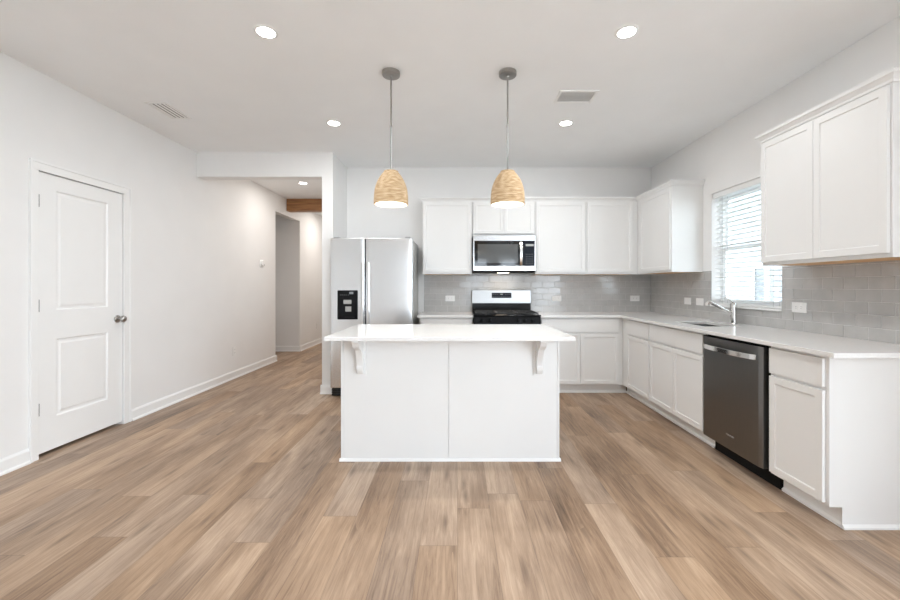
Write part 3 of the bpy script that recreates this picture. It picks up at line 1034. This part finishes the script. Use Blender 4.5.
for bx_, by_, br in ((0.335, 4.715, 0.045), (0.335, 4.975, 0.038), (0.576, 4.845, 0.05), (0.816, 4.715, 0.045), (0.816, 4.975, 0.038)):
    bm = BM(); lathe(bm, [(br, 0.922), (br, 0.927), (br * 0.75, 0.929), (br * 0.75, 0.934), (br * 0.2, 0.935)], (bx_, by_, 0), 24)
    obj('burner', RL(bm), M['iron'], rg, smooth=True)
bm = BM(); box(bm, RX0 + 0.004, RX1 - 0.004, 5.152, 5.205, 0.906, 1.030); obj('rear_riser', RL(bm), M['black'], rg, 0.002)
bm = BM(); prism(bm, [(5.140, 1.030), (5.150, 1.198), (5.158, 1.203), (5.212, 1.203), (5.212, 1.030)], lambda u, v, w: (w, u, v), RX0, RX1 - 0.003)
bgd = obj('backguard', RL(bm), M['rangesteel'], rg, 0.002)
bm = BM(); prism(bm, [(5.1405, 1.098), (5.1445, 1.164), (5.150, 1.164), (5.150, 1.098)], lambda u, v, w: (w, u, v), 0.446, 0.700)
dsp = obj('display', RL(bm), M['display'], rg)
for i in range(9):
    for j in range(2):
        if 3 <= i <= 5 and j == 1: continue
        x = 0.462 + i * 0.0265
        zz = 1.112 + j * 0.030
        bm = BM(); box(bm, x, x + 0.010, 5.1400 + (zz - 1.10) * 0.06, 5.1420 + (zz - 1.10) * 0.06, zz, zz + 0.003)
        obj('key', RL(bm), M['legend'], dsp)
bm = BM(); box(bm, 0.556, 0.590, 5.1415, 5.1445, 1.140, 1.152); obj('clock_digits', RL(bm), M['legend'], dsp)
bm = BM(); box(bm, RX0 + 0.003, RX1 - 0.003, 4.568, 4.599, 0.215, 0.808); od = obj('oven_door', RL(bm), M['steel'], rg, 0.003)
bm = BM(); box(bm, RX0 + 0.08, RX1 - 0.08, 4.565, 4.568, 0.32, 0.66); obj('oven_window', RL(bm), M['glassblack'], od)
bm = BM(); tube(bm, [(RX0 + 0.05, 4.530, 0.755), (RX1 - 0.05, 4.530, 0.755)], 0.012, 12)
for x in (RX0 + 0.07, RX1 - 0.07): tube(bm, [(x, 4.53, 0.755), (x, 4.569, 0.755)], 0.009, 8)
obj('oven_handle', RL(bm), M['steel'], od, smooth=True)
bm = BM(); box(bm, RX0 + 0.003, RX1 - 0.003, 4.568, 4.599, 0.055, 0.205); obj('storage_drawer', RL(bm), M['steel'], rg, 0.003)
for x in (RX0 + 0.05, RX1 - 0.05):
    for y in (4.66, 5.15):
        bm = BM(); lathe(bm, [(0.018, 0.0), (0.018, 0.02)], (x, y, 0), 12); obj('foot', RL(bm), M['black'], rg)

# ------------------------------------------------------------------ microwave
mw = thing('microwave', 'stainless over-the-range microwave with black glass door', 'microwave', (0.572, 5.0, 1.425))
def ML(bmx): return loc(bmx, mw)
MX0, MX1, MY, MZ0, MZ1 = 0.195, 0.950, 4.83, 1.425, 1.862
bm = BM(); box(bm, MX0, MX1, MY + 0.022, YB - 0.010, MZ0, MZ1); obj('body', ML(bm), M['gap'], mw, 0.002)
bm = BM(); box(bm, MX0, MX1, MY - 0.002, MY + 0.0215, MZ1 - 0.066, MZ1); obj('top_band', ML(bm), M['steel'], mw, 0.002)
bm = BM(); box(bm, MX0, MX1, MY - 0.002, MY + 0.0215, MZ0 + 0.010, MZ0 + 0.068); obj('bottom_band', ML(bm), M['steel'], mw, 0.002)
bm = BM(); box(bm, MX0, MX0 + 0.014, MY - 0.002, MY + 0.0215, MZ0 + 0.0685, MZ1 - 0.0665); obj('side_band', ML(bm), M['steel'], mw)
bm = BM(); box(bm, MX1 - 0.012, MX1, MY - 0.002, MY + 0.0215, MZ0 + 0.0685, MZ1 - 0.0665); obj('side_band', ML(bm), M['steel'], mw)
bm = BM(); box(bm, MX0 + 0.0145, 0.800, MY, MY + 0.0215, MZ0 + 0.0685, MZ1 - 0.0665); md_ = obj('glass_door', ML(bm), M['glassblack'], mw, 0.001)
bm = BM()
box(bm, MX0 + 0.055, 0.735, MY - 0.0006, MY + 0.002, MZ0 + 0.105, MZ1 - 0.105)
obj('door_screen', ML(bm), plain('mesh_screen', (0.085, 0.088, 0.088), 0.08, noise=0.15, nscale=200, spec=0.7), md_)
bm = BM(); box(bm, 0.8025, MX1 - 0.0125, MY, MY + 0.0215, MZ0 + 0.0685, MZ1 - 0.0665); kp = obj('control_panel', ML(bm), M['display'], mw, 0.001)
bm = BM(); box(bm, 0.830, 0.925, MY - 0.0008, MY + 0.001, MZ1 - 0.130, MZ1 - 0.105); obj('clock_display', ML(bm), M['greypl'], kp)
for i in range(3):
    for j in range(5):
        bm = BM(); box(bm, 0.832 + i * 0.035, 0.850 + i * 0.035, MY - 0.0006, MY + 0.001, MZ0 + 0.095 + j * 0.028, MZ0 + 0.099 + j * 0.028)
        obj('key', ML(bm), M['legend'], kp)
bm = BM()
hp = [(0.770, MY - 0.012 - 0.030 * math.sin(PI * i / 12) ** 0.6, MZ0 + 0.075 + (MZ1 - MZ0 - 0.148) * i / 12) for i in range(13)]
bar(bm, hp, 0.030, 0.010, (1, 0, 0))
obj('handle', ML(bm), M['chrome'], md_, 0.002, smooth=True)
bm = BM(); box(bm, MX0 + 0.004, MX1 - 0.004, MY + 0.010, MY + 0.35, MZ0 - 0.010, MZ0 - 0.0005); obj('vent_underside', ML(bm), M['gap'], mw)
bm = BM(); box(bm, 0.50, 0.64, MY + 0.08, MY + 0.15, MZ0 - 0.0135, MZ0 - 0.0105); obj('hood_lamp', ML(bm), M['hoodlamp'], mw)
hl = bpy.data.lights.new('hood_light', 'AREA'); hl.shape = 'RECTANGLE'; hl.size, hl.size_y = 0.14, 0.07; hl.energy = 0.8; hl.color = (1, 0.80, 0.60)
ho = bpy.data.objects.new('hood_light', hl); ho.location = (0.57, MY + 0.115, MZ0 - 0.016); COL.objects.link(ho)

# ------------------------------------------------------------------ refrigerator
rf = thing('refrigerator', 'stainless side-by-side refrigerator with black dispenser against the pier', 'refrigerator', (-0.962, 4.85, 0))
def FL(bmx): return loc(bmx, rf)
FX0, FX1, FS = -1.424, -0.497, -1.031
FY = 4.485
bm = BM(); box(bm, FX0 + 0.006, FX1 - 0.006, FY + 0.075, YB - 0.03, 0.03, 1.775); obj('body', FL(bm), M['greypl'], rf, 0.004)
def fdoor(x0, x1, bulge):
    bm = BM()
    pl = [(x0, FY + 0.070)]
    n = 40
    for i in range(n + 1):
        a = i / n
        e = 1 - abs(2 * a - 1) ** 14
        pl.append((x0 + (x1 - x0) * a, FY + 0.010 - 0.010 * e - bulge * math.sin(PI * a)))
    pl.append((x1, FY + 0.070))
    prism(bm, pl, lambda u, v, w: (u, v, w), 0.105, 1.790)
    return bm
dL = obj('freezer_door', FL(fdoor(FX0, FS - 0.004, 0.004)), M['fridgesteel'], rf, 0.010, smooth=True, seg=4)
dR = obj('fridge_door', FL(fdoor(FS + 0.004, FX1, 0.005)), M['fridgesteel'], rf, 0.010, smooth=True, seg=4)
bm = BM(); box(bm, FS - 0.0035, FS + 0.0035, FY + 0.02, FY + 0.07, 0.11, 1.78); obj('door_seal', FL(bm), M['gap'], rf)
for x0, x1, d in ((FS - 0.050, FS - 0.014, dL), (FS + 0.014, FS + 0.050, dR)):
    bm = BM()
    pl = [(x0, 0), (x0 + 0.006, -0.016), (x1 - 0.004, -0.016), (x1, 0)]
    prism(bm, pl, lambda u, v, w: (u, FY + 0.004 + v, w), 0.50, 1.515)
    obj('handle', FL(bm), M['chrome'], d, 0.003)
bm = BM(); box(bm, -1.340, -1.112, FY - 0.011, FY + 0.004, 0.875, 1.203)
dp = obj('dispenser', FL(bm), M['black'], dL, 0.008, seg=3)
bm = BM()
for a in (-1.258, -1.245):
    pass
box(bm, -1.268, -1.180, FY - 0.020, FY - 0.0112, 1.050, 1.095)
box(bm, -1.248, -1.182, FY - 0.018, FY - 0.0112, 0.965, 1.022)
obj('paddle', FL(bm), M['greypl'], dL, 0.003)
bm = BM(); box(bm, -1.255, -1.150, FY - 0.024, FY - 0.0112, 0.895, 0.905)
obj('drip_tray', FL(bm), M['gap'], dL)
for i in range(5):
    bm = BM(); box(bm, -1.310 + i * 0.022, -1.298 + i * 0.022, FY - 0.0118, FY - 0.0108, 1.148, 1.152)
    obj('button', FL(bm), M['legend'], dL)
bm = BM(); box(bm, -1.205, -1.160, FY - 0.0118, FY - 0.0108, 1.160, 1.185); obj('dispenser_light', FL(bm), M['legend'], dL)
bm = BM()
box(bm, FX0 + 0.012, FX1 - 0.012, FY + 0.030, FY + 0.30, 0.012, 0.100)
for i in range(3): box(bm, FX0 + 0.012, FX1 - 0.012, FY + 0.020, FY + 0.030, 0.022 + i * 0.026, 0.036 + i * 0.026)
obj('base_grille', FL(bm), M['grille'], rf)
for x in (FX0 + 0.03, FX1 - 0.09):
    bm = BM(); box(bm, x, x + 0.06, FY + 0.03, FY + 0.14, 1.7905, 1.806); obj('hinge_cover', FL(bm), M['greypl'], rf, 0.003)
for x in (FX0 + 0.08, FX1 - 0.08):
    for y in (FY + 0.15, YB - 0.10):
        bm = BM(); lathe(bm, [(0.025, 0.0), (0.025, 0.031)], (x, y, 0), 12); obj('foot', FL(bm), M['gap'], rf)

# ================================================================== LIGHTS
def recessed(x, y, label, first):
    if first is None:
        t = thing('recessed_light', label, 'ceiling light', (x, y, H), 0, 'round recessed ceiling lights')
        bm = BM(); lathe(bm, [(0.0505, -0.001), (0.053, -0.007), (0.062, -0.006), (0.070, -0.001)], (0, 0, 0), 40, close=False)
        obj('trim_ring', bm, M['whitepl'], t, smooth=True)
        bm = BM(); lathe(bm, [(0.051, -0.002), (0.050, -0.006), (0.035, -0.009), (0.004, -0.010)], (0, 0, 0), 40)
        obj('lens', bm, M['lamp'], t, smooth=True)
    else:
        t = dup(first, (x, y, H), 0, label)
    return t
rl = None
lamps = [(-1.165, 2.440, 'round lit recessed ceiling light nearest the left front'),
         (1.035, 2.440, 'round lit recessed ceiling light nearest the right front'),
         (-1.170, 3.800, 'round lit recessed ceiling light between left vent and hall header'),
         (1.035, 3.800, 'round lit recessed ceiling light just behind the right ceiling vent'),
         (-2.310, 6.000, 'round lit recessed light in the hall ceiling before the wood beam'),
         (-2.310, 8.300, 'added unseen recessed light brightening the hall beyond the wood beam')]  # added lamp hidden past the beam, lifts the far hall
first = None
ld = bpy.data.lights.new('recessed_lamp', 'AREA')
ld.shape = 'DISK'; ld.size = 0.11; ld.energy = LAMP_W; ld.color = (0.97, 0.985, 1.0)
for x, y, lb in lamps:
    t = recessed(x, y, lb, first)
    first = first or t
    if y > 5:
        ld = ld.copy(); ld.energy = LAMP_W * (0.9 if y < 7 else 1.3); ld.color = (1.0, 0.93, 0.87)
    lo = bpy.data.objects.new('recessed_lamp', ld); lo.location = (x, y, H - 0.014); COL.objects.link(lo)

def pendant(x, y, label, first):
    if first is not None:
        return dup(first, (x, y, H), 0, label)
    t = thing('pendant_lamp', label, 'pendant lamp', (x, y, H), 0, 'woven pendant lamps')
    bm = BM(); lathe(bm, [(0.064, -0.0005), (0.064, -0.026), (0.060, -0.030), (0.012, -0.032), (0.010, -0.040), (0.004, -0.041)], (0, 0, 0), 36)
    obj('canopy', bm, M['nickel'], t, smooth=True)
    bm = BM()
    lathe(bm, [(0.0065, -0.040), (0.0065, -0.385), (0.0085, -0.388), (0.0085, -0.400), (0.0065, -0.403), (0.0065, -0.722)], (0, 0, 0), 14)
    obj('rod', bm, M['nickel'], t, smooth=True)
    prof, inner = [], []
    N_ = 96
    z_top, z_bot = -0.720, -0.962
    for i in range(N_ + 1):
        a = i / N_
        z = z_top + (z_bot - z_top) * a
        if a < 0.055: r = 0.050 + 0.004 * a / 0.055
        else:
            b = (a - 0.055) / 0.945
            r = 0.056 + 0.066 * (1 - (1 - b) ** 3.0)
        rid = 0.0018 * abs(math.sin(a * PI * 17))
        prof.append((r + rid, z))
        inner.append((r - 0.006, z))
    bm = BM(); lathe(bm, [(0.008, z_top + 0.001)] + prof + [(prof[-1][0] - 0.006, z_bot)], (0, 0, 0), 48, close=False)
    obj('shade', bm, M['woven'], t, smooth=True)
    bm = BM(); lathe(bm, [(0.010, z_top - 0.004)] + [(r, z - 0.004 if k_ == 0 else z) for k_, (r, z) in enumerate(inner)], (0, 0, 0), 48, close=False)
    obj('shade_lining', bm, M['lining'], t, smooth=True)
    bm = BM(); lathe(bm, [(0.014, -0.725), (0.016, -0.790), (0.014, -0.792)], (0, 0, 0), 16); obj('socket', bm, M['whitepl'], t)
    bm = BM(); lathe(bm, [(0.012, -0.793), (0.018, -0.810), (0.034, -0.845), (0.040, -0.872), (0.034, -0.900), (0.018, -0.915), (0.003, -0.919)], (0, 0, 0), 24)
    obj('bulb', bm, M['bulb'], t, smooth=True)
    return t
pd = bpy.data.lights.new('pendant_light', 'SPOT')
pd.energy = PENDANT_W * 12; pd.spot_size = math.radians(120); pd.spot_blend = 0.4; pd.shadow_soft_size = 0.03; pd.color = (1.0, 0.96, 0.90)
p0 = pendant(-0.478, 2.90, 'woven tan pendant lamp over the island, nearer the refrigerator', None)
pendant(0.367, 2.90, 'woven tan pendant lamp over the island, in front of the microwave', p0)
for x in (-0.478, 0.367):
    lo = bpy.data.objects.new('pendant_light', pd); lo.location = (x, 2.90, H - 0.935); COL.objects.link(lo)

# ceiling vents -------------------------------------------------------
def vent(name_label, cx, cy, w, l, along_y, n, flip):
    t = thing('ceiling_vent', name_label, 'vent', (cx, cy, H), PI / 2 if along_y else 0, 'ceiling air vents')
    a, b = l / 2, w / 2
    fr = 0.020
    bm = BM()
    grid_solid(bm, [-a, -a + fr, a - fr, a], [-b, -b + fr, b - fr, b], lambda i, j: not (i == 1 and j == 1), -0.008, -0.0005, Z_)
    obj('frame', bm, M['louver'], t, 0.002)
    bm = BM(); box(bm, -a + fr, a - fr, -b + fr, b - fr, -0.0018, -0.0004); obj('duct', bm, M['duct'], t)
    bm = BM()
    for i in range(n):
        y = -b + fr + (2 * (b - fr)) * (i + 0.5) / n
        zl = -0.0080 if flip else -0.0052
        q = (0.36 if not flip else 0.24) * (b - fr) / n * 2
        prism(bm, [(y - q, zl), (y - q + 0.0010, zl - 0.0008), (y + q, -0.0040), (y + q - 0.0010, -0.0032)], lambda u, v, w_: (w_, u if not flip else 2 * y - u, v), -a + fr, a - fr)
    obj('louvers', bm, M['louver'], t)
    return t
vent('slatted white ceiling vent on the left above the door', -2.543, 3.535, 0.185, 0.330, True, 4, True)
vent('slatted white ceiling vent on the right above the island', 0.972, 3.272, 0.215, 0.312, False, 9, False)

# wood beam in the hall
bm = BM(); box(bm, XL + 0.001, XP0 - 0.001, 7.08, 7.24, 2.585, H - 0.001)
tag(obj('wood_beam', bm, M['beam'], None, 0.004), 'brown stained wood beam across the hall ceiling', 'beam')

# ------------------------------------------------------------------ outlets, switches, thermostat
def plate(label, locn, rz, w, h, kind, cat='outlet', group='white wall outlets'):
    """local: x width, z height, front faces -y, back at y=0"""
    t = thing('wall_outlet' if cat == 'outlet' else 'light_switch', label, cat, locn, rz, group)
    bm = BM(); box(bm, -w / 2, w / 2, -0.006, 0, -h / 2, h / 2); obj('cover_plate', bm, M['whitepl'], t, 0.002)
    if kind == 'h':
        for s in (-1, 1):
            bm = BM(); box(bm, s * 0.022 - 0.015, s * 0.022 + 0.015, -0.0085, -0.0062, -0.017, 0.017)
            rc = obj('receptacle', bm, M['whitepl'], t, 0.001)
            bm = BM()
            for q in (-0.006, 0.006): box(bm, s * 0.022 - 0.004, s * 0.022 + 0.004, -0.0089, -0.0084, q - 0.001, q + 0.001)
            obj('slot', bm, M['gap'], rc)
    elif kind == 'v':
        for s in (-1, 1):
            bm = BM(); box(bm, -0.017, 0.017, -0.0085, -0.0062, s * 0.022 - 0.015, s * 0.022 + 0.015)
            rc = obj('receptacle', bm, M['whitepl'], t, 0.001)
            bm = BM()
            for q in (-0.006, 0.006): box(bm, q - 0.001, q + 0.001, -0.0089, -0.0084, s * 0.022 - 0.004, s * 0.022 + 0.004)
            obj('slot', bm, M['gap'], rc)
    else:
        bm = BM(); box(bm, -0.033, 0.033, -0.010, -0.0062, -0.016, 0.016); obj('rocker', bm, M['whitepl'], t, 0.002)
    return t
TF = 0.0092
plate('white outlet on the tile between refrigerator and range', (-0.090, YB - TF, 1.090), 0, 0.122, 0.074, 'h')
plate('white outlet on the tile just right of the range', (1.300, YB - TF, 1.090), 0, 0.122, 0.074, 'h')
plate('white outlet on the tile near the back corner', (2.320, YB - TF, 1.090), 0, 0.122, 0.074, 'h')
plate('white switch plate on right wall tile, nearer the back corner', (XR - TF, 4.385, 1.086), RR, 0.122, 0.074, 's', 'switch', 'white wall switches')
plate('white switch plate on right wall tile, next to the window edge', (XR - TF, 4.165, 1.086), RR, 0.122, 0.074, 's', 'switch', 'white wall switches')
plate('white outlet on the right wall tile under the large upper cabinet', (XR - TF, 2.955, 1.090), RR, 0.127, 0.076, 'h')
plate('white outlet low on the left wall before the hall opening', (XL, 5.42, 0.370), PI / 2, 0.072, 0.118, 'v')
plate('white outlet low on the far hall wall beyond the opening', (XL, 8.63, 0.400), PI / 2, 0.072, 0.118, 'v')

th = thing('thermostat', 'small white thermostat on the left wall near the hall', 'thermostat', (XL, 6.17, 1.60), PI / 2)
bm = BM(); box(bm, -0.055, 0.055, -0.010, 0, -0.055, 0.055); obj('back_plate', bm, M['whitepl'], th, 0.004)
bm = BM(); lathe(bm, [(0.046, -0.010), (0.046, -0.030), (0.041, -0.036), (0.004, -0.037)], (0, 0, 0.006), 32, 'y'); obj('dial', bm, M['whitepl'], th, smooth=True)
bm = BM(); box(bm, 0.012, 0.034, -0.0385, -0.032, -0.034, -0.014); obj('display', bm, M['greypl'], th)
